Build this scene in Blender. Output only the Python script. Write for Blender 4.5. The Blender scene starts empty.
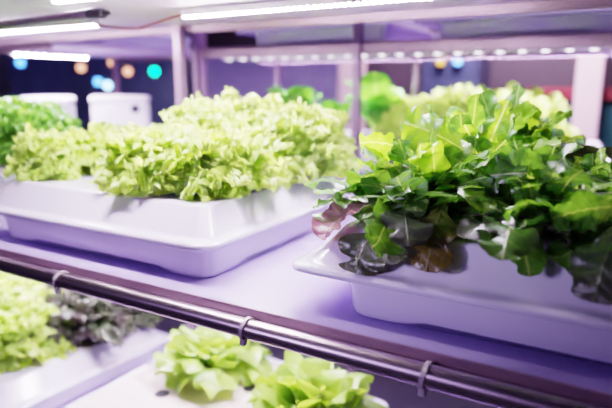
import bpy, math, random
import numpy as np
from mathutils import Vector

PI = math.pi
SC = bpy.context.scene
COL = SC.collection

# ---------------------------------------------------------------- materials
def new_mat(name):
    m = bpy.data.materials.new(name); m.use_nodes = True
    nt = m.node_tree; nt.nodes.clear()
    out = nt.nodes.new('ShaderNodeOutputMaterial')
    return m, nt, out

def N(nt, typ, **kw):
    n = nt.nodes.new(typ)
    for k, v in kw.items():
        if k.startswith('_'): setattr(n, k[1:], v)
        else: n.inputs[k.replace('__', ' ')].default_value = v
    return n

def c4(c): return (c[0], c[1], c[2], 1.0)

def pbr(name, col, rough=.5, metal=0., noise=0., nscale=20., bump=0., bscale=60., coat=0., spec=.5, stretch=None, trans=0.):
    m, nt, out = new_mat(name)
    b = N(nt, 'ShaderNodeBsdfPrincipled')
    b.inputs['Base Color'].default_value = c4(col)
    b.inputs['Roughness'].default_value = rough
    b.inputs['Metallic'].default_value = metal
    b.inputs['Coat Weight'].default_value = coat
    b.inputs['Coat Roughness'].default_value = .12
    b.inputs['Specular IOR Level'].default_value = spec
    b.inputs['Transmission Weight'].default_value = trans
    tc = N(nt, 'ShaderNodeTexCoord')
    mp = N(nt, 'ShaderNodeMapping')
    if stretch: mp.inputs['Scale'].default_value = stretch
    nt.links.new(tc.outputs['Object'], mp.inputs['Vector'])
    if noise > 0:
        tx = N(nt, 'ShaderNodeTexNoise', Scale=nscale, Detail=5.)
        nt.links.new(mp.outputs[0], tx.inputs['Vector'])
        mx = N(nt, 'ShaderNodeMix', _data_type='RGBA')
        mx.inputs[6].default_value = c4([max(0, x*(1-noise)) for x in col])
        mx.inputs[7].default_value = c4([min(1, x*(1+noise)) for x in col])
        nt.links.new(tx.outputs['Fac'], mx.inputs[0])
        nt.links.new(mx.outputs[2], b.inputs['Base Color'])
    if bump > 0:
        t2 = N(nt, 'ShaderNodeTexNoise', Scale=bscale, Detail=4.)
        nt.links.new(mp.outputs[0], t2.inputs['Vector'])
        bp = N(nt, 'ShaderNodeBump', Strength=bump, Distance=.002)
        nt.links.new(t2.outputs['Fac'], bp.inputs['Height'])
        nt.links.new(bp.outputs[0], b.inputs['Normal'])
    nt.links.new(b.outputs[0], out.inputs[0])
    return m

def emit(name, col, s):
    m, nt, out = new_mat(name)
    e = N(nt, 'ShaderNodeEmission'); e.inputs[0].default_value = c4(col); e.inputs[1].default_value = s
    nt.links.new(e.outputs[0], out.inputs[0]); return m

def leaf_mat(name, inner, mid, edge, red, vein, trans=.45, rough=.38, veinw=1., translu=None, bump=.5):
    """attribute 'leaf': R along, G |across|, B distance to midrib, A red amount"""
    m, nt, out = new_mat(name)
    L = nt.links
    at = N(nt, 'ShaderNodeAttribute', _attribute_name='leaf')
    sp = N(nt, 'ShaderNodeSeparateColor'); L.new(at.outputs['Color'], sp.inputs[0])
    R, G, B = sp.outputs[0], sp.outputs[1], sp.outputs[2]
    def ramp(val, stops):
        r = N(nt, 'ShaderNodeValToRGB'); L.new(val, r.inputs[0])
        el = r.color_ramp.elements
        while len(el) > 1: el.remove(el[0])
        el[0].position, el[0].color = stops[0][0], c4(stops[0][1])
        for p, c in stops[1:]:
            e = el.new(p); e.color = c4(c)
        return r.outputs[0]
    def math_(op, a, b=None, clamp=False):
        n = N(nt, 'ShaderNodeMath', _operation=op, _use_clamp=clamp)
        for i, x in enumerate((a, b)):
            if x is None: continue
            if isinstance(x, (int, float)): n.inputs[i].default_value = x
            else: L.new(x, n.inputs[i])
        return n.outputs[0]
    def mix(f, a, b):
        n = N(nt, 'ShaderNodeMix', _data_type='RGBA')
        for i, x in ((0, f), (6, a), (7, b)):
            if isinstance(x, (tuple, list)): n.inputs[i].default_value = c4(x)
            elif isinstance(x, (int, float)): n.inputs[i].default_value = x
            else: L.new(x, n.inputs[i])
        return n.outputs[2]
    geo = N(nt, 'ShaderNodeTexCoord')
    nz = N(nt, 'ShaderNodeTexNoise', Scale=42., Detail=3.); L.new(geo.outputs['Object'], nz.inputs['Vector'])
    t = math_('ADD', R, math_('MULTIPLY', math_('SUBTRACT', nz.outputs['Fac'], .5), .5))
    base = ramp(t, [(0.05, inner), (.45, mid), (.95, edge)])
    # bronze / red flush, strongest at the margins
    rm = math_('ADD', math_('MULTIPLY', G, .6), math_('MULTIPLY', nz.outputs['Fac'], .9))
    rm = math_('MULTIPLY', math_('SUBTRACT', math_('ADD', rm, math_('MULTIPLY', at.outputs['Alpha'], 1.6)), 1.15), 1.8, True)
    base = mix(rm, base, red)
    # veins: pale midrib, thinner side veins
    mw = math_('SUBTRACT', 1.0, math_('MULTIPLY', B, 30.0/veinw), True)
    sv = math_('FRACT', math_('SUBTRACT', math_('MULTIPLY', R, 7.0), math_('MULTIPLY', B, 2.6)))
    sv = math_('ABSOLUTE', math_('SUBTRACT', sv, .5))
    sv = math_('MULTIPLY', math_('SUBTRACT', 1.0, math_('MULTIPLY', sv, 14.0), True), .45)
    vm = math_('MAXIMUM', mw, math_('MULTIPLY', sv, math_('SUBTRACT', 1.0, G)))
    colr = mix(math_('MULTIPLY', vm, .85), base, vein)
    b = N(nt, 'ShaderNodeBsdfPrincipled'); L.new(colr, b.inputs['Base Color'])
    b.inputs['Roughness'].default_value = rough
    b.inputs['Specular IOR Level'].default_value = .7
    b.inputs['Coat Weight'].default_value = .6; b.inputs['Coat Roughness'].default_value = .30; b.inputs['Coat Tint'].default_value = (.88, .84, 1, 1)
    tr = N(nt, 'ShaderNodeBsdfTranslucent')
    hs = N(nt, 'ShaderNodeMix', _data_type='RGBA', _blend_type='MULTIPLY')
    hs.inputs[0].default_value = 1.; L.new(colr, hs.inputs[6]); hs.inputs[7].default_value = c4(translu or (1.6, 1.5, .7))
    L.new(hs.outputs[2], tr.inputs[0])
    bn = N(nt, 'ShaderNodeTexNoise', Scale=130., Detail=2.); L.new(geo.outputs['Object'], bn.inputs['Vector'])
    hh = math_('SUBTRACT', bn.outputs['Fac'], math_('MULTIPLY', vm, .7))
    bp = N(nt, 'ShaderNodeBump', Strength=bump, Distance=.003); L.new(hh, bp.inputs['Height'])
    L.new(bp.outputs[0], b.inputs['Normal'])
    ms = N(nt, 'ShaderNodeMixShader'); ms.inputs[0].default_value = trans
    L.new(b.outputs[0], ms.inputs[1]); L.new(tr.outputs[0], ms.inputs[2])
    L.new(ms.outputs[0], out.inputs[0])
    return m

M = {}
M['tray'] = pbr('white_tray_plastic', (.76, .70, .93), .17, noise=.03, nscale=6, coat=.3)
M['board'] = pbr('beige_planting_board', (.62, .50, .52), .45, noise=.05, nscale=14, bump=.1)
M['hole'] = pbr('dark_hole', (.02, .015, .035), .6, noise=.2, nscale=30)
M['shelf'] = pbr('lavender_shelf_metal', (.47, .38, .75), .34, noise=.05, nscale=5, bump=.05, bscale=30)
M['lip'] = pbr('pinkish_shelf_lip', (.33, .21, .30), .38, metal=.35, noise=.12, nscale=18, stretch=(.3, 4, 4))
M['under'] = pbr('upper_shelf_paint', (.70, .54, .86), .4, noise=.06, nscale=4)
M['steel'] = pbr('polished_steel_tube', (.52, .42, .48), .30, metal=1., noise=.12, nscale=50, stretch=(.05, 5, 5))
M['post'] = pbr('mauve_post_metal', (.27, .17, .29), .35, metal=.4, noise=.08, nscale=15)
M['tie'] = pbr('pale_nylon', (.72, .60, .68), .4, noise=.05)
M['foam'] = pbr('white_foam', (.85, .80, .92), .7, noise=.04, nscale=60, bump=.3, bscale=200)
M['housing'] = pbr('strip_housing', (.75, .68, .82), .35, noise=.04)
M['wire_red'] = pbr('dark_red_wire', (.22, .03, .07), .4, noise=.15)
M['black'] = pbr('black_plastic', (.02, .015, .03), .4, noise=.2)
M['pipe'] = pbr('dull_purple_pipe', (.20, .13, .24), .35, metal=.2, noise=.12)
M['wall'] = pbr('dark_plum_wall', (.045, .028, .05), .6, noise=.7, nscale=1.6, bump=.2, bscale=4)
M['wall_l'] = pbr('dark_blue_wall', (.05, .06, .13), .35, noise=.8, nscale=2.2, stretch=(1, 1.5, .6))
M['floor'] = pbr('dark_floor', (.05, .04, .07), .35, noise=.3, nscale=3)
M['ceil'] = pbr('dim_ceiling', (.14, .10, .22), .7, noise=.2, nscale=2)
M['column'] = pbr('pinkish_column_paint', (.80, .56, .66), .6, noise=.04, nscale=8)
M['panel'] = pbr('mauve_panel', (.30, .24, .42), .5, noise=.1, nscale=5)
M['teal'] = pbr('teal_front', (.012, .07, .09), .5, noise=.3, nscale=5)
M['redtop'] = pbr('red_top', (.20, .02, .035), .45, noise=.2, nscale=8)
M['stem'] = pbr('pale_stem', (.62, .72, .35), .5, noise=.1, nscale=40)

M['frill'] = leaf_mat('frilly_leaf', (.80, .86, .42), (.56, .74, .14), (.70, .84, .26), (.72, .80, .3), (.84, .88, .55), trans=.50, rough=.32, bump=.6, translu=(1.5, 1.5, .9))
M['frill_dark'] = leaf_mat('frilly_leaf_green', (.45, .58, .15), (.12, .34, .03), (.16, .42, .04), (.2, .4, .05), (.5, .65, .25), trans=.4, rough=.36, bump=.3)
M['oak'] = leaf_mat('oak_leaf', (.42, .55, .18), (.095, .25, .032), (.11, .28, .04), (.075, .055, .035), (.50, .62, .22), trans=.38, rough=.30, veinw=.8)
M['oak_bright'] = leaf_mat('oak_leaf_yellow_green', (.55, .68, .16), (.20, .43, .03), (.27, .54, .05), (.25, .36, .03), (.78, .85, .45), trans=.5, rough=.32, veinw=.9)  # yellower and paler green than the plain oak leaf
M['oak_dark'] = leaf_mat('oak_leaf_bronze', (.14, .19, .07), (.075, .125, .05), (.085, .09, .055), (.07, .04, .055), (.20, .26, .13), trans=.22, rough=.30, veinw=.7)
M['oak_bronze'] = leaf_mat('oak_leaf_brown', (.10, .14, .03), (.13, .125, .03), (.18, .13, .025), (.12, .05, .02), (.2, .2, .08), trans=.22, rough=.34, veinw=.7)
M['oak_pink'] = leaf_mat('oak_leaf_pink', (.34, .20, .20), (.42, .20, .22), (.36, .11, .13), (.26, .06, .09), (.52, .36, .34), trans=.2, rough=.4, veinw=1., translu=(1.2, 1., .9))
M['broad'] = leaf_mat('broad_leaf', (.40, .55, .16), (.10, .36, .05), (.12, .42, .05), (.1, .3, .04), (.5, .7, .3), trans=.4, rough=.3)
M['butter'] = leaf_mat('butterhead_leaf', (.62, .70, .30), (.28, .44, .08), (.34, .52, .10), (.4, .55, .1), (.65, .75, .4), trans=.38, rough=.32, bump=.3)
M['redleaf'] = leaf_mat('red_lettuce_leaf', (.12, .20, .05), (.07, .13, .035), (.08, .09, .05), (.07, .03, .05), (.18, .24, .1), trans=.2, rough=.34)

LEDW = (.98, .87, 1.0)
M['led'] = emit('led_diode', LEDW, 275.)
M['led_dim'] = emit('led_diode_soft', (.95, .85, 1.0), 3.)

# ---------------------------------------------------------------- mesh helpers
class MB:
    def __init__(s): s.v = []; s.f = []
    def add(s, vs, fs):
        o = len(s.v); s.v += [tuple(map(float, p)) for p in vs]; s.f += [tuple(i+o for i in f) for f in fs]; return s
    def box(s, x0, x1, y0, y1, z0, z1, b=0.):
        if b <= 0:
            v = [(x, y, z) for z in (z0, z1) for y in (y0, y1) for x in (x0, x1)]
            return s.add(v, [(0,2,3,1),(4,5,7,6),(0,1,5,4),(2,6,7,3),(0,4,6,2),(1,3,7,5)])
        return s.loft([(x0+b, x1-b, y0+b, y1-b, b, z0), (x0, x1, y0, y1, b, z0+b), (x0, x1, y0, y1, b, z1-b), (x0+b, x1-b, y0+b, y1-b, b, z1)], seg=3)
    def loft(s, loops, seg=6, cap0=True, cap1=True, zf=None):
        rings = []
        for (x0, x1, y0, y1, r, z) in loops:
            r = max(1e-4, min(r, (x1-x0)/2-1e-4, (y1-y0)/2-1e-4)); ring = []
            for cx, cy, a0 in ((x1-r, y1-r, 0), (x0+r, y1-r, PI/2), (x0+r, y0+r, PI), (x1-r, y0+r, 1.5*PI)):
                for k in range(seg+1):
                    a = a0 + PI/2*k/seg; ring.append((cx+r*math.cos(a), cy+r*math.sin(a), z))
            # subdivide the long sides
            out = []
            n = len(ring)
            for i in range(n):
                p, q = ring[i], ring[(i+1) % n]; out.append(p)
                if i % (seg+1) == seg:
                    for k in range(1, 24):
                        t = k/24; out.append((p[0]+(q[0]-p[0])*t, p[1]+(q[1]-p[1])*t, z))
            if zf: out = [(a, b, zf(a, b, c)) for a, b, c in out]
            rings.append(out)
        n = len(rings[0]); vs = [p for r_ in rings for p in r_]; fs = []
        for j in range(len(rings)-1):
            for i in range(n):
                a, b = j*n+i, j*n+(i+1) % n; fs.append((a, b, b+n, a+n))
        if cap0: fs.append(tuple(reversed(range(n))))
        if cap1: fs.append(tuple(range((len(rings)-1)*n, len(rings)*n)))
        return s.add(vs, fs)
    def tube(s, pts, r, seg=14, cap=True):
        pts = [Vector(p) for p in pts]; n = len(pts); rr = r if isinstance(r, (list, tuple)) else [r]*n
        vs = []; fs = []; prev = None
        for i, p in enumerate(pts):
            t = (pts[min(i+1, n-1)]-pts[max(i-1, 0)]).normalized()
            if prev is None:
                a = Vector((0, 0, 1)) if abs(t.z) < .9 else Vector((1, 0, 0)); u = t.cross(a).normalized()
            else: u = (prev - t*prev.dot(t)).normalized()
            prev = u; w = t.cross(u)
            for k in range(seg):
                a = 2*PI*k/seg; vs.append(p + (u*math.cos(a)+w*math.sin(a))*rr[i])
        for i in range(n-1):
            for k in range(seg):
                a, b = i*seg+k, i*seg+(k+1) % seg; fs.append((a, a+seg, b+seg, b))
        if cap: fs += [tuple(range(seg)), tuple(reversed(range((n-1)*seg, n*seg)))]
        return s.add(vs, fs)
    def lathe(s, prof, cx, cy, seg=28):
        vs = [(cx+r*math.cos(2*PI*k/seg), cy+r*math.sin(2*PI*k/seg), z) for r, z in prof for k in range(seg)]
        fs = [(j*seg+k, j*seg+(k+1) % seg, (j+1)*seg+(k+1) % seg, (j+1)*seg+k) for j in range(len(prof)-1) for k in range(seg)]
        fs += [tuple(reversed(range(seg))), tuple(range((len(prof)-1)*seg, len(prof)*seg))]
        return s.add(vs, fs)

def link(name, me, mats, parent=None):
    for m in (mats if isinstance(mats, (list, tuple)) else [mats]): me.materials.append(m)
    o = bpy.data.objects.new(name, me); COL.objects.link(o)
    if parent: o.parent = parent
    return o

def build(name, mb, mat, parent=None, smooth=False, angle=40):
    me = bpy.data.meshes.new(name); me.from_pydata(mb.v, [], mb.f); me.update()
    if smooth:
        me.polygons.foreach_set('use_smooth', [True]*len(me.polygons))
        me.set_sharp_from_angle(angle=math.radians(angle))
    return link(name, me, mat, parent)

def tag(o, label, cat, group=None, kind=None):
    if label: o['label'] = label
    if cat: o['category'] = cat
    if group: o['group'] = group
    if kind: o['kind'] = kind
    return o

def empty(name, loc, rz=0.):
    o = bpy.data.objects.new(name, None); COL.objects.link(o); o.location = loc; o.rotation_euler = (0, 0, rz)
    o.empty_display_size = .05; return o

def dup(root, loc, rz=0., scale=1., label=None, cat=None, group=None):
    r = root.copy(); COL.objects.link(r); r.location = loc; r.rotation_euler = (0, 0, rz); r.scale = scale if isinstance(scale, tuple) else (scale,)*3
    for k in ('label', 'category', 'group'):
        if k in r: del r[k]
    tag(r, label, cat, group)
    for ch in list(root.children):
        c = ch.copy(); COL.objects.link(c); c.parent = r
        for g in list(ch.children):
            d = g.copy(); COL.objects.link(d); d.parent = c
    return r

# ---------------------------------------------------------------- leaves
class Leaves:
    def __init__(s): s.v = []; s.f = []; s.a = []; s.m = []; s.n = 0
    def grid(s, P, A, mi=0):
        nu, nv = P.shape[:2]
        s.v.append(P.reshape(-1, 3)); s.a.append(A.reshape(-1, 4))
        i, j = np.meshgrid(np.arange(nu-1), np.arange(nv-1), indexing='ij')
        a = s.n + i*nv + j
        s.f.append(np.stack([a, a+1, a+nv+1, a+nv], -1).reshape(-1, 4)); s.m += [mi]*((nu-1)*(nv-1)); s.n += nu*nv
    def build(s, name, mats, parent=None):
        V = np.concatenate(s.v); F = np.concatenate(s.f); A = np.concatenate(s.a)
        me = bpy.data.meshes.new(name)
        me.vertices.add(len(V)); me.vertices.foreach_set('co', V.astype(np.float32).ravel())
        me.loops.add(F.size); me.loops.foreach_set('vertex_index', F.astype(np.int32).ravel())
        me.polygons.add(len(F)); me.polygons.foreach_set('loop_start', np.arange(0, F.size, 4, dtype=np.int32))
        me.polygons.foreach_set('material_index', np.array(s.m, dtype=np.int32))
        me.update(calc_edges=True); me.validate()
        me.polygons.foreach_set('use_smooth', [True]*len(me.polygons))
        ca = me.color_attributes.new('leaf', 'FLOAT_COLOR', 'POINT')
        ca.data.foreach_set('color', np.clip(A, 0, 1).astype(np.float32).ravel())
        return link(name, me, mats, parent)

def sstep(a, b, x):
    t = np.clip((x-a)/(b-a), 0, 1); return t*t*(3-2*t)

def frame_curve(pts, side_hint):
    T = np.gradient(pts, axis=0); T /= np.linalg.norm(T, axis=1, keepdims=True)+1e-9
    S = np.tile(side_hint, (len(pts), 1)); S = S - T*np.sum(S*T, 1, keepdims=True); S /= np.linalg.norm(S, axis=1, keepdims=True)+1e-9
    Nn = np.cross(S, T)
    return T, S, Nn

def blade(LV, pts, side, W, rng, lobes=3.5, depth=.5, fold=.25, ruffle=.12, red=0., mi=0, nv=7, petiole=.10, cup=0., tipw=.30, rfreq=3.0, roll=0., twist=0.):
    """a lobed leaf along the curve pts (nu,3); side = across direction"""
    nu = len(pts); u = np.linspace(0, 1, nu)
    T, S, Nn = frame_curve(pts, side)
    an = (roll + twist*u)[:, None]; S, Nn = S*np.cos(an)+Nn*np.sin(an), Nn*np.cos(an)-S*np.sin(an)
    ue = 1-tipw
    env = (petiole + (1-petiole)*sstep(.08, .48, u)) * np.sqrt(np.clip(1-np.clip((u-ue)/tipw, 0, 1)**2.4, 0.0004, 1))
    P = np.zeros((nu, 2*nv+1, 3)); A = np.zeros((nu, 2*nv+1, 4))
    vv = np.linspace(-1, 1, 2*nv+1)
    k1, p0 = rfreq*rng.uniform(.8, 1.2), rng.uniform(0, 6)
    for sgn in (-1, 1):
        ph = rng.uniform(0, 1); n = lobes*rng.uniform(.9, 1.1); dd = depth*rng.uniform(.8, 1.15)
        fr = (n*u+ph) % 1.0
        notch = 1-np.sqrt(np.clip(1-np.abs(1.2*(2*((fr+.5) % 1.0)-1))**2.2, 0, 1)); notch = np.convolve(np.pad(notch, 1, 'edge'), [.25, .5, .25], 'valid')
        lob = 1 - dd*notch*sstep(.14, .26, u)*(1-sstep(.90, .97, u))
        w = W*env*lob; pr = rng.uniform(0, 6)
        for j in range(nv+1):
            v = j/nv; jj = nv + sgn*j
            d = w*v
            fa = fold*(1-.5*u)
            lat = sgn*d*math.cos(.6*fold)
            h = d*np.sin(fa) - cup*W*(v**2)*env
            h = h + ruffle*W*v**1.6*env*(np.sin(2*PI*k1*u+pr)+.45*np.sin(2*PI*2.3*k1*u+p0+3*v)) 
            h = h + ruffle*.18*W*v**2*np.sin(2*PI*5.3*k1*u+pr*2) + .035*W*np.sin(2*PI*(8*u+1.5*v)+p0)*np.sin(2*PI*2.2*v+pr)
            P[:, jj] = pts + S*lat[:, None] + Nn*h[:, None] + T*(.10*d)[:, None]
            A[:, jj, 0] = u; A[:, jj, 1] = v; A[:, jj, 2] = d*10; A[:, jj, 3] = red
    LV.grid(P, A, mi)

def arc(base, az, L, th0, th1, nu, wob=0., rng=None):
    u = np.linspace(0, 1, nu); th = th0 + (th1-th0)*u**1.25
    dr = np.cos(th)*L/(nu-1); dz = np.sin(th)*L/(nu-1)
    r = np.concatenate([[0], np.cumsum(dr[:-1])]); z = np.concatenate([[0], np.cumsum(dz[:-1])])
    side = np.array([-math.sin(az), math.cos(az), 0.])
    pts = np.array(base)[None] + np.stack([r*math.cos(az), r*math.sin(az), z], 1)
    if wob: pts = pts + side[None]*(wob*np.sin(PI*u*1.3))[:, None]
    return pts, side

def bez(p0, p1, bow, nu, hang=0.):
    u = np.linspace(0, 1, nu)[:, None]; p0 = np.array(p0, float); p1 = np.array(p1, float)
    c = (p0+p1)/2 + np.array(bow, float)
    return (1-u)**2*p0 + 2*u*(1-u)*c + u**2*p1 - np.array([0, 0, 1.])*hang*u**3

def fan(LV, base, az, L, th0, th1, spread, rng, amp=.05, k1=9., k2=21., na=180, nr=36, red=0., mi=0, roll=0.):
    """a broad ruffled leaf: a fan bent outwards, with a crimped margin"""
    r = np.linspace(.04, 1, nr)[:, None]; a = np.linspace(-spread, spread, na)[None]
    p = rng.uniform(0, 6, 5)
    R = L*r*(1 + .10*np.sin(4.3*a+p[0]) + .05*np.sin(11*a+p[1])*r)
    shrink = .22 + .78*sstep(0., .55, r)
    lat = R*np.sin(a)*shrink; ln = R*(np.cos(a*.9)*.65+.35)
    q = r**2.2; e = r**5
    X, Y = R*np.cos(a), R*np.sin(a)*1.15
    def field(n=7):
        f = 0.
        for _ in range(n):
            t, lam = rng.uniform(0, 2*PI), rng.uniform(.015, .030)*48/k2
            f = f + np.sin(2*PI/lam*(X*math.cos(t)+Y*math.sin(t)) + rng.uniform(0, 6))
        return f/math.sqrt(n/2)
    e = (.18 + .82*sstep(.25, .95, r))
    h = amp*(.9*q*np.sin(k1*a+p[2]) + .55*e*field())
    lat = lat + amp*.42*e*field(); ln = ln + amp*.42*e*field()
    h = h + .35*np.abs(lat)*(1-.4*r)            # cupped
    s = np.clip(ln/L, 0, 1.15); ns = 60; us = np.linspace(0, 1.15, ns)
    th = th0 + (th1-th0)*np.clip(us, 0, 1)**1.4; d = L*1.15/(ns-1)
    cr = np.concatenate([[0], np.cumsum(np.cos(th)*d)[:-1]]); cz = np.concatenate([[0], np.cumsum(np.sin(th)*d)[:-1]])
    r0 = np.interp(s, us, cr); z0 = np.interp(s, us, cz); tt = np.interp(s, us, th)
    rad = r0 - np.sin(tt)*h; z = z0 + np.cos(tt)*h
    ca, sa = math.cos(az), math.sin(az)
    P = np.stack([base[0]+rad*ca-lat*sa, base[1]+rad*sa+lat*ca, base[2]+z], -1)
    P[..., 2] = np.maximum(P[..., 2], .004 + .004*np.random.RandomState(int(az*1000) % 9999).rand(*P[..., 2].shape))
    A = np.stack(np.broadcast_arrays(r, np.abs(a)/spread*r, np.abs(lat)*10+.02, np.full_like(r, red)), -1)
    LV.grid(P, A, mi)

GA = PI*(3-math.sqrt(5))

def frill_head(seed, mat, R=.125, H=.19, n=32, amp=.017, spread=1.05, name='lettuce', redv=0., k=(8., 52.), open_=1.):
    rng = np.random.RandomState(seed); root = empty(name, (0, 0, 0)); LV = Leaves()
    for i in range(n):
        t = i/(n-1)                      # 0 centre, 1 outside
        az = i*GA + rng.uniform(-.25, .25)
        L = (H*.95)*(1-t) + R*1.45*t; L *= rng.uniform(.88, 1.1)
        th0 = math.radians(86-50*t**1.3*open_ + rng.uniform(-5, 5)); th1 = math.radians(74 - 150*t*open_ + rng.uniform(-14, 14))
        b = .010 + .016*t
        fan(LV, (b*math.cos(az), b*math.sin(az), .012), az, L, th0, th1, spread*rng.uniform(.85, 1.1), rng, amp=amp*rng.uniform(.8, 1.2), k1=k[0], k2=k[1], red=redv*rng.uniform(.5, 1))
    LV.build('foliage', mat, root)
    st = MB().lathe([(.014, 0), (.016, .008), (.013, .03), (.008, .045)], 0, 0, 14); build('stem', st, M['stem'], root, True)
    return root

def oak_head(seed, R=.15, H=.2, n=64, name='oak_leaf_lettuce', dark=.3, w=.036, face=None):
    rng = np.random.RandomState(seed); root = empty(name, (0, 0, 0)); LV = Leaves()
    for i in range(n):
        t = i/(n-1); az = i*GA + rng.uniform(-.3, .3)
        L = (H*.92)*(1-t) + R*1.35*t; L *= rng.uniform(.7, 1.2)
        th0 = math.radians(84-55*t**1.4+rng.uniform(-6, 6)); th1 = math.radians(66-125*t+rng.uniform(-20, 20))
        b = .008+.014*t
        pts, side = arc((b*math.cos(az), b*math.sin(az), .012), az, L, th0, th1, 44, wob=rng.uniform(-.015, .015))
        pts[:, 2] = np.maximum(pts[:, 2], .014)
        q = rng.rand()
        mi = 1 if (t < .55 and q < .42) else (2 if (t > .62 and q < dark) else 0)
        blade(LV, pts, side, w*rng.uniform(.85, 1.2)*(.75+.45*t), rng, lobes=rng.uniform(2.2, 3.0), depth=.66, fold=rng.uniform(.0, .5), ruffle=rng.uniform(.18, .38), roll=rng.uniform(-.6, .6), twist=rng.uniform(-.9, .9),
              red=rng.uniform(0, .35)*t, mi=mi, cup=rng.uniform(-.1, .25))
    LV.build('foliage', [M['oak'], M['oak_bright'], M['oak_dark']], root)
    st = MB().lathe([(.014, 0), (.016, .008), (.013, .03), (.008, .045)], 0, 0, 14); build('stem', st, M['stem'], root, True)
    return root

def broad_head(seed, H=.24, n=12, w=.06, name='leafy_green'):
    rng = np.random.RandomState(seed); root = empty(name, (0, 0, 0)); LV = Leaves()
    for i in range(n):
        t = i/(n-1); az = i*GA+rng.uniform(-.3, .3); L = H*rng.uniform(.8, 1.15)
        pts, side = arc((.012*math.cos(az), .012*math.sin(az), .012), az, L, math.radians(86-18*t), math.radians(60-75*t), 24)
        blade(LV, pts, side, w*rng.uniform(.85, 1.15), rng, lobes=1, depth=0., fold=.3, ruffle=.1, petiole=.12, nv=5, cup=.2)
    LV.build('foliage', M['broad'], root)
    st = MB().lathe([(.014, 0), (.016, .008), (.012, .03), (.008, .04)], 0, 0, 12); build('stem', st, M['stem'], root, True)
    return root

# ---------------------------------------------------------------- trays
TL, TD = .755, .65       # lip outline, tray origin = middle of the outline on the shelf
TOP = .130
def make_tray(label, group, holes=None, bmat='tray'):
    root = empty('growing_tray', (0, 0, 0)); tag(root, label, 'tray', group)
    x0, x1, y0, y1 = -TL/2, TL/2, -TD/2, TD/2
    bx0, bx1, by0, by1 = x0+.097, x1-.008, y0+.006, y1-.012
    def foot(x, y, z):
        if z > .012: return z
        e = min(abs(x-bx0), abs(x-bx1)); e2 = min(abs(y-by0), abs(y-by1))
        f = sstep(.10, .14, np.array(min(e, 9))) if e2 < .03 else sstep(.10, .14, np.array(e2))
        return z + .009*float(f)*(1 if z < .006 else .5)
    def ins(d, r, z): return (bx0+d, bx1-d, by0+d, by1-d, r, z)
    tub = MB().loft([ins(.016, .03, 0), ins(.011, .036, .003), ins(.008, .04, .011), ins(.004, .045, .04), ins(0, .045, .060)], zf=foot)
    build('tub', tub, M['tray'], root, True, 50)
    def o(d, r, z): return (x0+d, x1-d, y0+d, y1-d, r, z)
    lid = MB().loft([o(.026, .03, .060), o(.006, .034, .0585), o(.0015, .036, .061), o(0, .037, .065), o(.001, .037, .069), o(.005, .035, .0725), o(.016, .032, .0735), o(.025, .03, .0745), o(.030, .029, .0785), (x0+.070, x1-.058, y0+.062, y1-.056, .022, TOP-.004), (x0+.073, x1-.061, y0+.065, y1-.059, .021, TOP-.001),
                     (x0+.078, x1-.066, y0+.070, y1-.064, .02, TOP), (x0+.088, x1-.076, y0+.080, y1-.074, .016, TOP),
                     (x0+.091, x1-.079, y0+.083, y1-.077, .015, TOP-.003)])
    build('lid', lid, M['tray'], root, True, 38)
    bd = MB().loft([(x0+.0915, x1-.0795, y0+.0835, y1-.0775, .014, TOP-.004), (x0+.0915, x1-.0795, y0+.0835, y1-.0775, .014, TOP-.002)])
    b = build('planting_board', bd, M[bmat], root, True)
    for (hx, hy) in (holes or []):
        h = MB().lathe([(.019, TOP-.003), (.021, TOP-.0015), (.021, TOP-.0012), (.018, TOP-.0012), (.001, TOP-.0012)], hx, hy, 24)
        tag(build('planting_hole', h, M['hole'], b, True), 'dark round hole', None)
    return root
def place_tray(src, xl, yf, z, label, group, rz=0.):
    return dup(src, (xl+TL/2, yf+TD/2, z+.0015), rz, 1., label, 'tray', group)

G1 = 'growing trays on the nearest shelf'; G2 = 'growing trays on the lower shelf'; G3 = 'growing trays on the far rack'
tr2 = make_tray('white growing tray at right, full of oak leaf lettuce', G1)
tr2.location = (-.478+TL/2, .748+TD/2, .0015)
tr1 = place_tray(tr2, -1.400, .752, 0, 'white growing tray left of centre, full of frilly pale lettuce', G1)
tr0 = place_tray(tr2, -2.27, .760, 0, 'white growing tray at the left edge under darker green lettuce', G1)
LZ = -.600
trL2 = make_tray('white tray on the lower shelf with beige board and open dark holes', G2, [(-1.03+.8925, 1.01-1.075), (-.845+.8925, 1.165-1.075), (-1.18+.8925, 1.165-1.075), (-.70+.8925, 1.01-1.075)], 'board')
trL2.location = (-1.287+TL/2, 1.095-.02, LZ+.0015); trL2.rotation_euler.z = -.045
trL1 = place_tray(tr2, -1.385-TL, .78, LZ, 'white tray at lower left under pale and dark red lettuce', G2, -.09)
# ---------------------------------------------------------------- shelving
def post(mb, x, y, z0, z1, s=.015): return mb.box(x-s, x+s, y-s, y+s, z0, z1, .003)
FLOOR = -.95
RA = empty('shelving_rack', (-.6, 1.05, FLOOR))
tag(RA, 'nearest metal shelving rack with lavender shelves and steel front tube', 'rack', 'metal plant racks')
def loc(mb, root):
    mb.v = [(a-root.location.x, b-root.location.y, c-root.location.z) for a, b, c in mb.v]; return mb
AX = (-2.60, -1.300, .135)
for x in AX:
    for y in (.7245, 1.420):
        build('post', loc(post(MB(), x - (.16 if y < 1 and x < 0 else 0), y, FLOOR, 1.0), RA), M['post'], RA, True)
def shelf(z, m, root, x0, x1, y0, y1, lipm=None, t=.014, lip=.03):
    s = build('shelf', loc(MB().box(x0, x1, y0+.004, y1-.004, z-t, z, .002), root), m, root, True)
    build('shelf_lip', loc(MB().box(x0, x1, y0, y0+.004, z-lip, z+.001, .001), root), lipm or M['lip'], s, True)
    build('shelf_lip', loc(MB().box(x0, x1, y1-.004, y1, z-lip, z+.001, .001), root), lipm or M['lip'], s, True)
    return s
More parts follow.
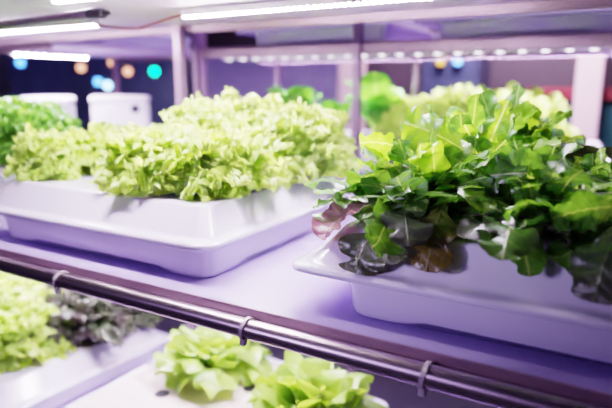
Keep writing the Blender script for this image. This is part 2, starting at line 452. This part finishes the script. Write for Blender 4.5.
for (xa, xb) in ((AX[0], AX[1]), (AX[1], AX[2])):
    for z, m in ((LZ, M['shelf']), (0., M['shelf']), (.562, M['under'])):
        shelf(z, m, RA, xa+.001, xb-.001, .7045, 1.440)
RZ, RY, RR = -.0255, .687, .0163
build('front_tube', loc(MB().tube([(AX[0], RY, RZ), (AX[2], RY, RZ)], RR, 40), RA), M['steel'], RA, True)
build('front_tube', loc(MB().tube([(AX[0], RY, LZ+RZ), (AX[2], RY, LZ+RZ)], RR, 40), RA), M['steel'], RA, True)
for (xa, xb) in ((AX[0], AX[1]), (AX[1], AX[2])):
    build('back_beam', loc(MB().box(xa+.015, xb-.015, 1.441, 1.455, .526, .563, .002), RA), M['lip'], RA, True)

RB = empty('shelving_rack', (.2, 2.45, FLOOR)); tag(RB, 'mauve shelving rack standing behind the nearest rack', 'rack', 'metal plant racks')
BX = (-1.82, -.985, 1.0, 2.0)
for x in BX:
    for y in (2.10, 2.80): build('post', loc(post(MB(), x, y, FLOOR, 1.1), RB), M['post'], RB, True)
for z, m in ((LZ, M['shelf']), (0., M['shelf']), (.53, M['under'])):
    shelf(z, m, RB, BX[0], BX[-1], 2.118, 2.782, t=.02, lip=.045)
RC = empty('shelving_rack', (-2.55, 2.3, FLOOR)); tag(RC, 'shelving rack at far left turned sideways, behind the pale lettuce', 'rack', 'metal plant racks')
for x, y in ((-2.935, 1.66), (-2.935, 2.6), (-2.2, 2.60)): build('post', loc(post(MB(), x, y, FLOOR, 1.1), RC), M['post'], RC, True)
for z, m in ((LZ, M['shelf']), (0., M['shelf']), (.55, M['under'])):
    shelf(z, m, RC, -2.915, -2.185, 1.60, 2.58, t=.02, lip=.04)

# cable ties round the front tube
def cable_tie(x, lab, tilt=0., side=1):
    root = empty('cable_tie', (x, RY, RZ)); tag(root, lab, 'cable tie', 'cable ties round the steel tube')
    pts = [(tilt*math.sin(a), (RR+.0016)*math.cos(a), (RR+.0016)*math.sin(a)) for a in np.linspace(0, 2*PI, 41)]
    b = MB()
    prof = [(-.0035, -.0014), (.0035, -.0014), (.0035, .0014), (-.0035, .0014)]
    vs = []; fs = []
    for p in pts[:-1]:
        a = math.atan2(p[2], p[1])
        for dx, dr in prof: vs.append((p[0]+dx, p[1]+dr*math.cos(a), p[2]+dr*math.sin(a)))
    n = len(pts)-1
    for i in range(n):
        for k in range(4):
            fs.append((i*4+k, i*4+(k+1) % 4, ((i+1) % n)*4+(k+1) % 4, ((i+1) % n)*4+k))
    b.add(vs, fs); build('strap', b, M['tie'], root, True)
    build('clasp', MB().box(-.0048, .0048, -.0145, -.0055, -.0255, -.0142, .0015), M['tie'], root, True)
    return root
cable_tie(-.974, 'pale cable tie round the steel tube, below the left tray', .004)
cable_tie(-.511, 'pale cable tie round the middle of the steel tube', .003, -1)
cable_tie(-.212, 'dim cable tie round the steel tube below the right tray', .003)

# ---------------------------------------------------------------- LED strips
def led_strip(p0, p1, lab, mat, w=.022, pitch=.022, d=.012, hood=False):
    p0, p1 = Vector(p0), Vector(p1); L = (p1-p0).length; az = math.atan2(p1.y-p0.y, p1.x-p0.x)
    root = empty('led_strip_light', p0, az); tag(root, lab, 'light strip', 'LED grow light strips')
    build('housing', MB().box(0, L, -w/2-.004, w/2+.004, .002, .018, .003), M['housing'], root, True)
    if hood:
        for y in (-w/2-.006, w/2+.004): build('side_hood', MB().box(0, L, y, y+.002, -.020, .012), M['pipe'], root)
    n = int(L/pitch); hw = w*.36; xs = [0.]
    for i in range(n):
        x = (i+.5)*L/n; xs += [x-d/2, x+d/2]
    xs.append(L); vs = []; fs = []; mi = []
    for x in xs: vs += [(x, -hw, .0019), (x, -hw, -.001), (x, hw, -.001), (x, hw, .0019)]
    for k in range(len(xs)-1):
        for q in range(4): fs.append((k*4+q, k*4+(q+1) % 4, k*4+4+(q+1) % 4, k*4+4+q)); mi.append(k % 2)
    fs += [(0, 3, 2, 1), tuple(len(vs)-4+q for q in range(4))]; mi += [0, 0]
    me = bpy.data.meshes.new('diode_ribbon'); me.from_pydata(vs, [], fs); me.polygons.foreach_set('material_index', mi); me.update()
    tag(link('diode_ribbon', me, [M['housing'], mat], root), 'glowing diode ribbon', None)
    return root
ZS = .528
led_strip((-1.015, 1.13, ZS), (-.30, 1.13, ZS), 'long glowing strip under the upper shelf, above the pale and oak lettuces', M['led'], pitch=.017, d=.0088)
led_strip((-2.35, 1.15, ZS), (-1.36, 1.15, ZS), 'glowing strip at upper left, left of the dark connector', M['led'], pitch=.017, d=.0088)
led_strip((-1.07, .80, ZS), (-.72, .80, ZS), 'short glowing strip at the top edge of the view, left of centre', M['led'], pitch=.017, d=.0088)
led_strip((-2.35, 1.10, -.050), (-1.40, 1.10, -.050), 'strip lighting the lower shelf at left', M['led'], pitch=.02, d=.008)
led_strip((-1.26, 1.10, -.050), (-.50, 1.10, -.050), 'strip lighting the lower shelf over the beige board', M['led'], pitch=.02, d=.008)
led_strip((-1.72, 2.18, .478), (1.2, 2.18, .478), 'dim beaded strip along the front edge of the far rack', M['led_dim'], pitch=.075, d=.024)
led_strip((-1.72, 2.45, .491), (1.2, 2.45, .491), 'added hooded strip deeper under the far rack top shelf', M['led'], pitch=.022, d=.012, hood=True)  # added to brighten the far plants; the hood keeps its diodes out of sight
led_strip((-2.52, 1.63, .500), (-2.52, 2.05, .500), 'beaded strip running away from view on the sideways left rack', M['led'], pitch=.045, d=.018, w=.034)

# power cable, plugs and pipe under the upper shelf
cab = MB().tube([(-1.36, 1.15, .531), (-1.33, 1.15, .524), (-1.28, 1.155, .518), (-1.20, 1.15, .512), (-1.13, 1.14, .520), (-1.06, 1.13, .530), (-1.0155, 1.13, .536)], .004, 8)
tag(build('power_cable', cab, M['wire_red'], None, True), 'dark red cable sagging between the two upper light strips', 'cable')
plug = empty('cable_connector', (-1.17, .99, .525)); tag(plug, 'black cable connector under the upper shelf, between the light strips', 'connector')
build('plug_body', MB().box(-.03, .028, -.013, .013, -.004, .0185, .005), M['black'], plug, True)
build('cable_gland', MB().tube([(.028, 0, .007), (.04, 0, .007), (.05, 0, .007)], [.007, .006, .004], 12), M['black'], plug, True)
pp = MB().tube([(-2.4, 1.0, .528), (-1.60, 1.0, .528), (-1.2005, .99, .532)], .011, 14)
tag(build('conduit_pipe', pp, M['pipe'], None, True), 'dull dark pipe running left under the upper shelf', 'pipe')

# ---------------------------------------------------------------- lettuces on the nearest shelf
F = [frill_head(11, M['frill'], R=.115, H=.185), frill_head(12, M['frill'], R=.12, H=.215), frill_head(13, M['frill'], R=.105, H=.165)]
GF = 'frilly pale lettuces in the left tray'
first = [True]*3
def place(src, flag, k, loc_, rz, sc, lab, cat, grp):
    if flag[k]:
        flag[k] = False; o = src[k]; o.location = loc_; o.rotation_euler = (0, 0, rz); o.scale = sc if isinstance(sc, tuple) else (sc,)*3; tag(o, lab, cat, grp); return o
    return dup(src[k], loc_, rz, sc, lab, cat, grp)
for k, x, y, rz, sc, lab in (
    (2, -1.290, .925, .3, (.58, .58, .66), 'small frilly pale lettuce at the front left corner of the left tray'),
    (0, -.935, .965, 1.2, (.74, .74, .72), 'frilly pale lettuce at the front of the left tray, left one of the front clump'),
    (2, -.795, .980, 2.6, (.76, .76, .76), 'frilly pale lettuce nearest the front right corner of the left tray'),
    (0, -1.215, 1.12, 4.0, (.82, .82, .62), 'frilly yellow-green lettuce behind the small corner lettuce'),
    (1, -.915, 1.135, .6, (.72, .72, .88), 'tallest frilly pale lettuce, at the middle of the left tray'),
    (1, -.785, 1.262, 3.3, (.76, .76, .82), 'frilly pale lettuce at the right rim of the left tray, behind the front clump'),
    (2, -1.11, 1.31, 5.1, (.75, .75, .60), 'low frilly pale lettuce at the back of the left tray')):
    place(F, first, k, (x, y, TOP-.002), rz, sc, lab, 'lettuce', GF)

FD = [frill_head(21, M['frill_dark'], R=.12, H=.19)]; fd = [True]
for x, y, rz, sc, lab in ((-1.675, 1.06, .5, .88, 'darker green frilly lettuce at the left edge, right one in its tray'),
                      (-1.94, 1.03, 2.2, .95, 'darker green frilly lettuce cut by the left edge'),
                      (-1.93, 1.28, 3.4, .85, 'darker green frilly lettuce at the back of the leftmost tray')):
    place(FD, fd, 0, (x, y, TOP-.002), rz, sc, lab, 'lettuce', 'darker frilly lettuces in the leftmost tray')

GO = 'oak leaf lettuces in the right tray'
O = [oak_head(31, R=.165, H=.19), oak_head(32, R=.15, H=.21, dark=.2), oak_head(33, R=.16, H=.2, dark=.4)]; fo = [True]*3
heads = {}
for k, x, y, rz, sc, key, lab in (
    (0, -.315, .930, .2, (.90, .90, .74), 'fl', 'front left oak leaf lettuce of the right tray, bronze and pink leaves over its rim'),
    (2, -.125, .940, 1.3, (.88, .88, .64), 'fm', 'front middle oak leaf lettuce of the right tray, one rounded leaf over its rim'),
    (0, .065, .920, 2.9, (.88, .88, .52), 'fr', 'dark oak leaf lettuce at the right edge, nearest to view'),
    (1, -.255, 1.110, 2.2, (.92, .92, .92), 'bl', 'oak leaf lettuce behind the front left one, with a long bright leaf'),
    (1, -.045, 1.110, 4.4, (.85, .85, .54), 'bm', 'oak leaf lettuce in the middle row near the right edge'),
    (2, -.235, 1.275, 3.9, (.95, .95, 1.04), 'kl', 'tallest oak leaf lettuce, at the back left of the right tray'),
    (0, -.045, 1.285, 5.2, (.8, .8, .40), 'km', 'low oak leaf lettuce at the back of the right tray, below the pink column')):
    heads[key] = place(O, fo, k, (x, y, TOP-.002), rz, sc, lab, 'lettuce', GO)

# the leaves one can tell apart: built where they hang
def special(head, p0, p1, bow, side, W, mat, seed, label, **kw):
    rng = np.random.RandomState(seed); LV = Leaves()
    hang = kw.pop('hang', 0.)
    pts = bez(p0, p1, bow, 52, hang)
    h = heads[head]
    blade(LV, pts, np.array(side, float), W*1.35, rng, nv=9, **kw)
    inv = None
    c, s = math.cos(-h.rotation_euler.z), math.sin(-h.rotation_euler.z); q = np.array([1/x for x in h.scale])
    for i, V in enumerate(LV.v):
        d = V - np.array(h.location)[None]
        LV.v[i] = np.stack([(d[:, 0]*c-d[:, 1]*s)*q[0], (d[:, 0]*s+d[:, 1]*c)*q[1], d[:, 2]*q[2]], 1)
    o = LV.build('leaf', mat, h); o['label'] = label
    return o
special('bl', (-.205, 1.03, .205), (-.345, .925, .298), (0, -.02, .028), (.35, -.55, -.75), .042, M['oak_bright'], 1, 'long bright yellow-green leaf with pale midrib', lobes=2.5, depth=.25, fold=.3, ruffle=.16)
special('fl', (-.362, .865, .170), (-.428, .785, .112), (-.012, -.012, .020), (.80, -.50, .1), .033, M['oak_pink'], 2, 'pinkish curled leaf over the rim', lobes=2.0, depth=.28, fold=.05, ruffle=.12, cup=.3)
special('fl', (-.330, .865, .172), (-.350, .748, .078), (-.004, -.030, .014), (.94, .1, .1), .034, M['oak_dark'], 3, 'dark lobed leaf hanging over the rim', lobes=2.6, depth=.6, fold=.12, ruffle=.1)
special('fl', (-.300, .870, .165), (-.300, .750, .100), (0, -.03, .018), (.97, .1, 0), .022, M['oak_dark'], 4, 'dark violet-green leaf over the rim', lobes=2.6, depth=.5, fold=.15, ruffle=.12)
special('fl', (-.250, .870, .190), (-.238, .752, .098), (.008, -.03, .02), (.97, .15, .05), .026, M['oak_bronze'], 5, 'bronze brown leaf hanging over the rim', lobes=2.6, depth=.5, fold=.2, ruffle=.14)
special('fl', (-.268, .835, .150), (-.312, .815, .222), (.0, -.02, .0), (.8, -.1, .5), .032, M['oak'], 6, 'upright green leaf with pale midrib', lobes=2.4, depth=.4, fold=.1, ruffle=.1)
special('fm', (-.165, .890, .180), (-.100, .762, .112), (.010, -.025, .022), (.88, .4, .0), .021, M['oak'], 7, 'rounded glossy leaf over the rim', lobes=2.2, depth=.3, fold=-.1, ruffle=.1)
special('fr', (.000, .850, .190), (-.022, .742, .098), (-.006, -.03, .012), (.95, -.1, 0), .030, M['oak_dark'], 8, 'dark leaf hanging over the tray front', lobes=2., depth=.3, fold=.2, ruffle=.12)
special('fr', (.015, .850, .205), (-.085, .800, .185), (-.006, -.014, .012), (.1, -.55, .8), .033, M['oak'], 9, 'green leaf with pale midrib near the right edge', lobes=2.4, depth=.35, fold=.3, ruffle=.14)
special('fm', (-.075, .930, .190), (-.182, .915, .236), (0, -.03, .018), (.4, -.4, .8), .036, M['oak'], 10, 'green lobed leaf with pale midrib', lobes=2.8, depth=.45, fold=.15, ruffle=.14)
special('fl', (-.305, .905, .225), (-.425, .875, .178), (-.01, -.01, .030), (.2, -.8, .45), .036, M['oak'], 11, 'green leaf reaching left over the rim', lobes=2.8, depth=.5, fold=.15, ruffle=.18)
special('bl', (-.300, .990, .220), (-.428, .93, .258), (-.01, -.01, .030), (.2, -.7, .6), .034, M['oak_bright'], 12, 'light green leaf reaching left', lobes=2.8, depth=.5, fold=.2, ruffle=.2)

# ---------------------------------------------------------------- lettuces on the lower shelf
LT = LZ+TOP-.002
BH = [frill_head(41, M['butter'], R=.105, H=.145, n=22, amp=.016, spread=1.15, k=(5., 11.)), frill_head(42, M['butter'], R=.11, H=.13, n=22, amp=.016, spread=1.2, k=(4., 9.))]; fb = [True]*2
place(BH, fb, 0, (-1.000, 1.175, LT), .4, .88, 'loose pale green lettuce on the beige board, left of the two there', 'lettuce', 'loose lettuces on the lower shelf')
place(BH, fb, 1, (-.635, 1.105, LT), 2.0, .92, 'loose green lettuce on the beige board at bottom centre', 'lettuce', 'loose lettuces on the lower shelf')
for k, x, y, rz, sc, lab in ((0, -1.68, .97, 3.0, (1.0, 1.0, .85), 'large bright green lettuce at the lower left corner of the view'), (1, -1.80, 1.20, 1.1, (1.05, 1.05, .85), 'bright green lettuce behind the lower left corner lettuce')):
    dup(F[k], (x, y, LT), rz, sc, lab, 'lettuce', 'frilly lettuces on the lower shelf')
RL = frill_head(43, M['redleaf'], R=.105, H=.15, n=24, amp=.016, redv=.35); RL.location = (-1.555, 1.20, LT); RL.scale = (1.1,)*3
tag(RL, 'dark red-green lettuce beside the large pale one on the lower shelf', 'lettuce')

# ---------------------------------------------------------------- far racks: trays and plants
for xl, lab in ((-1.66, 'white tray on the far rack behind the left tray lettuces'), (-.82, 'white tray on the far rack under yellow-green lettuces'), (.10, 'white tray on the far rack behind the right edge lettuces')):
    place_tray(tr2, xl, 2.125, 0, lab, G3)
for xl, lab in ((-1.62, 'lavender lit tray on the far rack top shelf, left one'), (-.78, 'lavender lit tray on the far rack top shelf, middle one'), (.16, 'lavender lit tray on the far rack top shelf, right one')):
    place_tray(tr2, xl, 2.125, .53, lab, 'trays on the far rack top shelf')
fx = [(0, -.80, 2.42, .2, .95), (1, -.60, 2.43, 1.9, .92), (2, -.40, 2.42, 3.0, 1.0), (0, -.70, 2.62, 4.0, 1.0), (1, -.49, 2.62, .8, .95)]
pos = ['leftmost in front', 'second from left in front', 'at the right end in front', 'behind the two leftmost', 'behind the right one']
for (k, x, y, rz, sc), p in zip(fx, pos):
    dup(F[k], (x, y, TOP-.002), rz, sc, 'blurred yellow-green lettuce on the far rack, ' + p, 'lettuce', 'yellow-green lettuces on the far rack')
P_ = [broad_head(51), broad_head(52, H=.2)]; fp = [True]*2
place(P_, fp, 0, (-1.03, 2.42, TOP-.002), .0, 1.15, 'tall blurred leafy green plant right of the slim rack post', 'leafy plant', 'broad leaved plants on the far rack')
place(P_, fp, 1, (-1.42, 2.33, TOP-.002), 1., 1.10, 'blurred broad leaved plant in front of the mauve panel', 'leafy plant', 'broad leaved plants on the far rack')
place(P_, fp, 1, (-1.20, 2.32, TOP-.002), 2.4, .80, 'small blurred broad leaved plant left of the slim rack post', 'leafy plant', 'broad leaved plants on the far rack')
dup(F[2], (-1.555, 2.30, TOP-.002), 1., .72, 'small blurred pale plant at the left end of the far rack', 'lettuce', None)

def foam_box(p, rz, w, lab, hole):
    bx = empty('foam_box', p, rz); tag(bx, lab, 'box')
    build('box_body', MB().box(-w, w, -.12, .12, 0, .265, .012), M['foam'], bx, True)
    build('box_lid', MB().box(-w-.006, w+.006, -.126, .126, .2655, .305, .012), M['foam'], bx, True)
    if hole: build('round_hole', MB().tube([(.085, -.1225, .235), (.085, -.117, .235)], .024, 24), M['hole'], bx, True)
foam_box((-2.50, 2.24, .0012), .72, .145, 'white foam box with one dark round hole, behind the pale lettuces', True)
foam_box((-2.66, 1.90, .0012), .80, .115, 'plain white foam box left of the one with the round hole', False)
tt = place_tray(tr2, 0, 0, 0, 'lavender tray on the left rack top shelf', None, PI/2); tt.location = (-2.56, 2.2, .5515)

# ---------------------------------------------------------------- the room
def struct(name, mb, m, smooth=False):
    return tag(build(name, mb, m, None, smooth), None, None, None, 'structure')
WX0, WX1, WY0, WY1, CZ = -5.3, 3.6, -1.6, 5.6, 2.2
struct('floor', MB().box(WX0-.1, WX1+.1, WY0-.1, WY1+.1, FLOOR-.1, FLOOR), M['floor'])
struct('ceiling', MB().box(WX0-.1, WX1+.1, WY0-.1, WY1+.1, CZ, CZ+.1), M['ceil'])
struct('wall_back', MB().box(WX0, WX1, WY1, WY1+.1, FLOOR, CZ), M['wall'])
struct('wall_left', MB().box(WX0-.1, WX0, WY0, WY1, FLOOR, CZ), M['wall_l'])
struct('wall_right', MB().box(WX1, WX1+.1, WY0, WY1, FLOOR, CZ), M['wall'])
struct('wall_front', MB().box(WX0, WX1, WY0-.1, WY0, FLOOR, CZ), M['wall'])
struct('trim_1', MB().box(-.445, -.255, 4.97, 5.16, FLOOR, CZ, .01), M['column'], True)
struct('trim_2', MB().box(-2.62, -2.41, 5.15, 5.36, FLOOR, CZ, .01), M['column'], True)
pn = MB()
for i in range(22): pn.box(-3.0+i*.055, -3.0+i*.055+.051, 3.50, 3.516 + (.008 if i % 2 else 0), FLOOR, .62, .002)
pan = build('partition_panel', pn, M['panel'], None, True); tag(pan, 'mauve ribbed partition panel behind the far rack', 'panel')
ct = empty('storage_counter', (.3, 5.36, FLOOR)); tag(ct, 'teal counter with a red top in the dark background at right', 'counter')
build('counter_body', MB().box(-1.1, 1.9, -.2, .2, 0, 1.19, .01), M['teal'], ct, True)
build('counter_top', MB().box(-1.13, 1.95, -.25, .19, 1.191, 1.29, .01), M['redtop'], ct, True)
# small indicator lamps far behind
def lamp(p, col, s, lab, r=.033):
    root = empty('indicator_lamp', p); tag(root, lab, 'lamp', 'small coloured lamps in the dark background')
    d = (Vector((0, 0, .36))-Vector(p)); d.z = 0; root.rotation_euler.z = math.atan2(d.y, d.x)
    build('lamp_housing', MB().box(-.05, -.004, -r*1.1, r*1.1, -r*1.1, r*1.1, .004), M['black'], root, True)
    build('lamp_lens', MB().tube([(-.004, 0, 0), (.004, 0, 0), (.010, 0, 0)], [r, r, r*.6], 16), emit('lamp_glow', col, s), root, True)
    return root
def stick(p, q):   # stand on the wall behind
    return p
LAMPS = [((-4.3, 2.85, .54), (.05, .22, 1.), 3.2, 'blue lamp at the far left'), ((-3.75, 3.14, .39), (.06, .25, 1.), 3.0, 'deeper blue one of the two blue lamps above the foam box'),
         ((-3.68, 3.17, .36), (.25, .55, 1.), 3.4, 'pale blue one of the two blue lamps above the foam box'), ((-3.37, 3.38, .47), (.0, 1., .50), 4.0, 'green lamp left of the near rack post'),
         ((-3.88, 3.09, .50), (1., .40, .25), .9, 'dim orange lamp between the blue lamps'), ((-3.65, 3.21, .54), (1., .40, .25), .8, 'dim orange lamp left of the green lamp, upper one'),
         ((-3.55, 3.27, .47), (1., .40, .25), .9, 'dim orange lamp nearest left of the green lamp'),
         ((-1.28, 4.61, .55), (.1, .3, 1.), 3.0, 'blue lamp in the dark background at right'), ((-1.42, 4.61, .55), (1., .5, .1), .9, 'dim amber lamp beside the blue lamp at right')]
def cabinet(p, rz, w, h, lab):
    b = empty('equipment_cabinet', p, rz); tag(b, lab, 'cabinet')
    build('cabinet_body', MB().box(0, .40, -w, w, 0, h, .01), M['wall_l'], b, True)
    for y in (-w/2, w/2): build('cabinet_door', MB().box(-.014, -.001, y-w/2+.02, y+w/2-.02, .1, h-.05, .004), M['wall_l'], b, True)
    return b
# front faces run through the lamp spots (local -x looks into the room)
cabinet((-3.93, 3.27, FLOOR), math.atan2(.93, -.62)-.04, .72, 1.85, 'dark equipment cabinet with small lamps in the left background')
cabinet((-1.36, 4.668, FLOOR), PI/2, .24, 1.7, 'dark narrow cabinet with two small lamps, left of the pink column')
for p, c, s_, lab in LAMPS: lamp(p, c, s_, lab)
# ---------------------------------------------------------------- light
w = bpy.data.worlds.new('world'); SC.world = w; w.use_nodes = True
bg = w.node_tree.nodes['Background']; bg.inputs[0].default_value = (.45, .30, .95, 1); bg.inputs[1].default_value = .2
def area(name, locn, rot, sx, sy, e, col, spread=180):
    l = bpy.data.lights.new(name, 'AREA'); l.shape = 'RECTANGLE'; l.size = sx; l.size_y = sy; l.energy = e; l.color = col
    l.spread = math.radians(spread); o = bpy.data.objects.new(name, l); COL.objects.link(o); o.location = locn; o.rotation_euler = rot; return o
area('room_light', (-1.6, 2.9, 2.1), (0, 0, 0), 3.6, 2.2, 22, (.62, .45, 1.))
area('aisle_fill', (-1.3, -1.2, .75), (math.radians(78), 0, math.radians(-8)), 1.4, .4, .9, (.62, .48, 1.), 95)  # added fill from behind the camera, lifts the tray fronts; no fixture there
area('column_fill', (-.9, 3.9, 1.9), (math.radians(50), 0, math.radians(-15)), 1.2, .4, 55, (1., .80, .92))  # added lamp that brightens the pink column, out of view

sl = bpy.data.lights.new('tray_fill_spot', 'SPOT'); sl.energy = 27; sl.color = (.70, .60, 1.); sl.spot_size = math.radians(21); sl.spot_blend = 1.; sl.shadow_soft_size = .12  # added spot lifting the right tray front and its leaves, no real lamp
so = bpy.data.objects.new('tray_fill_spot', sl); COL.objects.link(so); so.location = (-1.25, -.75, .50)
so.rotation_euler = (Vector((-.27, .85, .245))-so.location).to_track_quat('-Z', 'Y').to_euler()

# ---------------------------------------------------------------- camera
cam = bpy.data.cameras.new('camera'); co = bpy.data.objects.new('camera', cam); COL.objects.link(co)
co.location = (0, 0, .36); co.rotation_euler = (math.radians(90-11.9), 0, math.radians(30.2))
cam.sensor_width = 36; cam.lens = 562/612*36; cam.clip_start = .02
cam.dof.use_dof = True; cam.dof.focus_distance = .945; cam.dof.aperture_fstop = 2.0
SC.camera = co
SC.view_settings.view_transform = 'Filmic'; SC.view_settings.look = 'Medium High Contrast'; SC.view_settings.exposure = 1.9
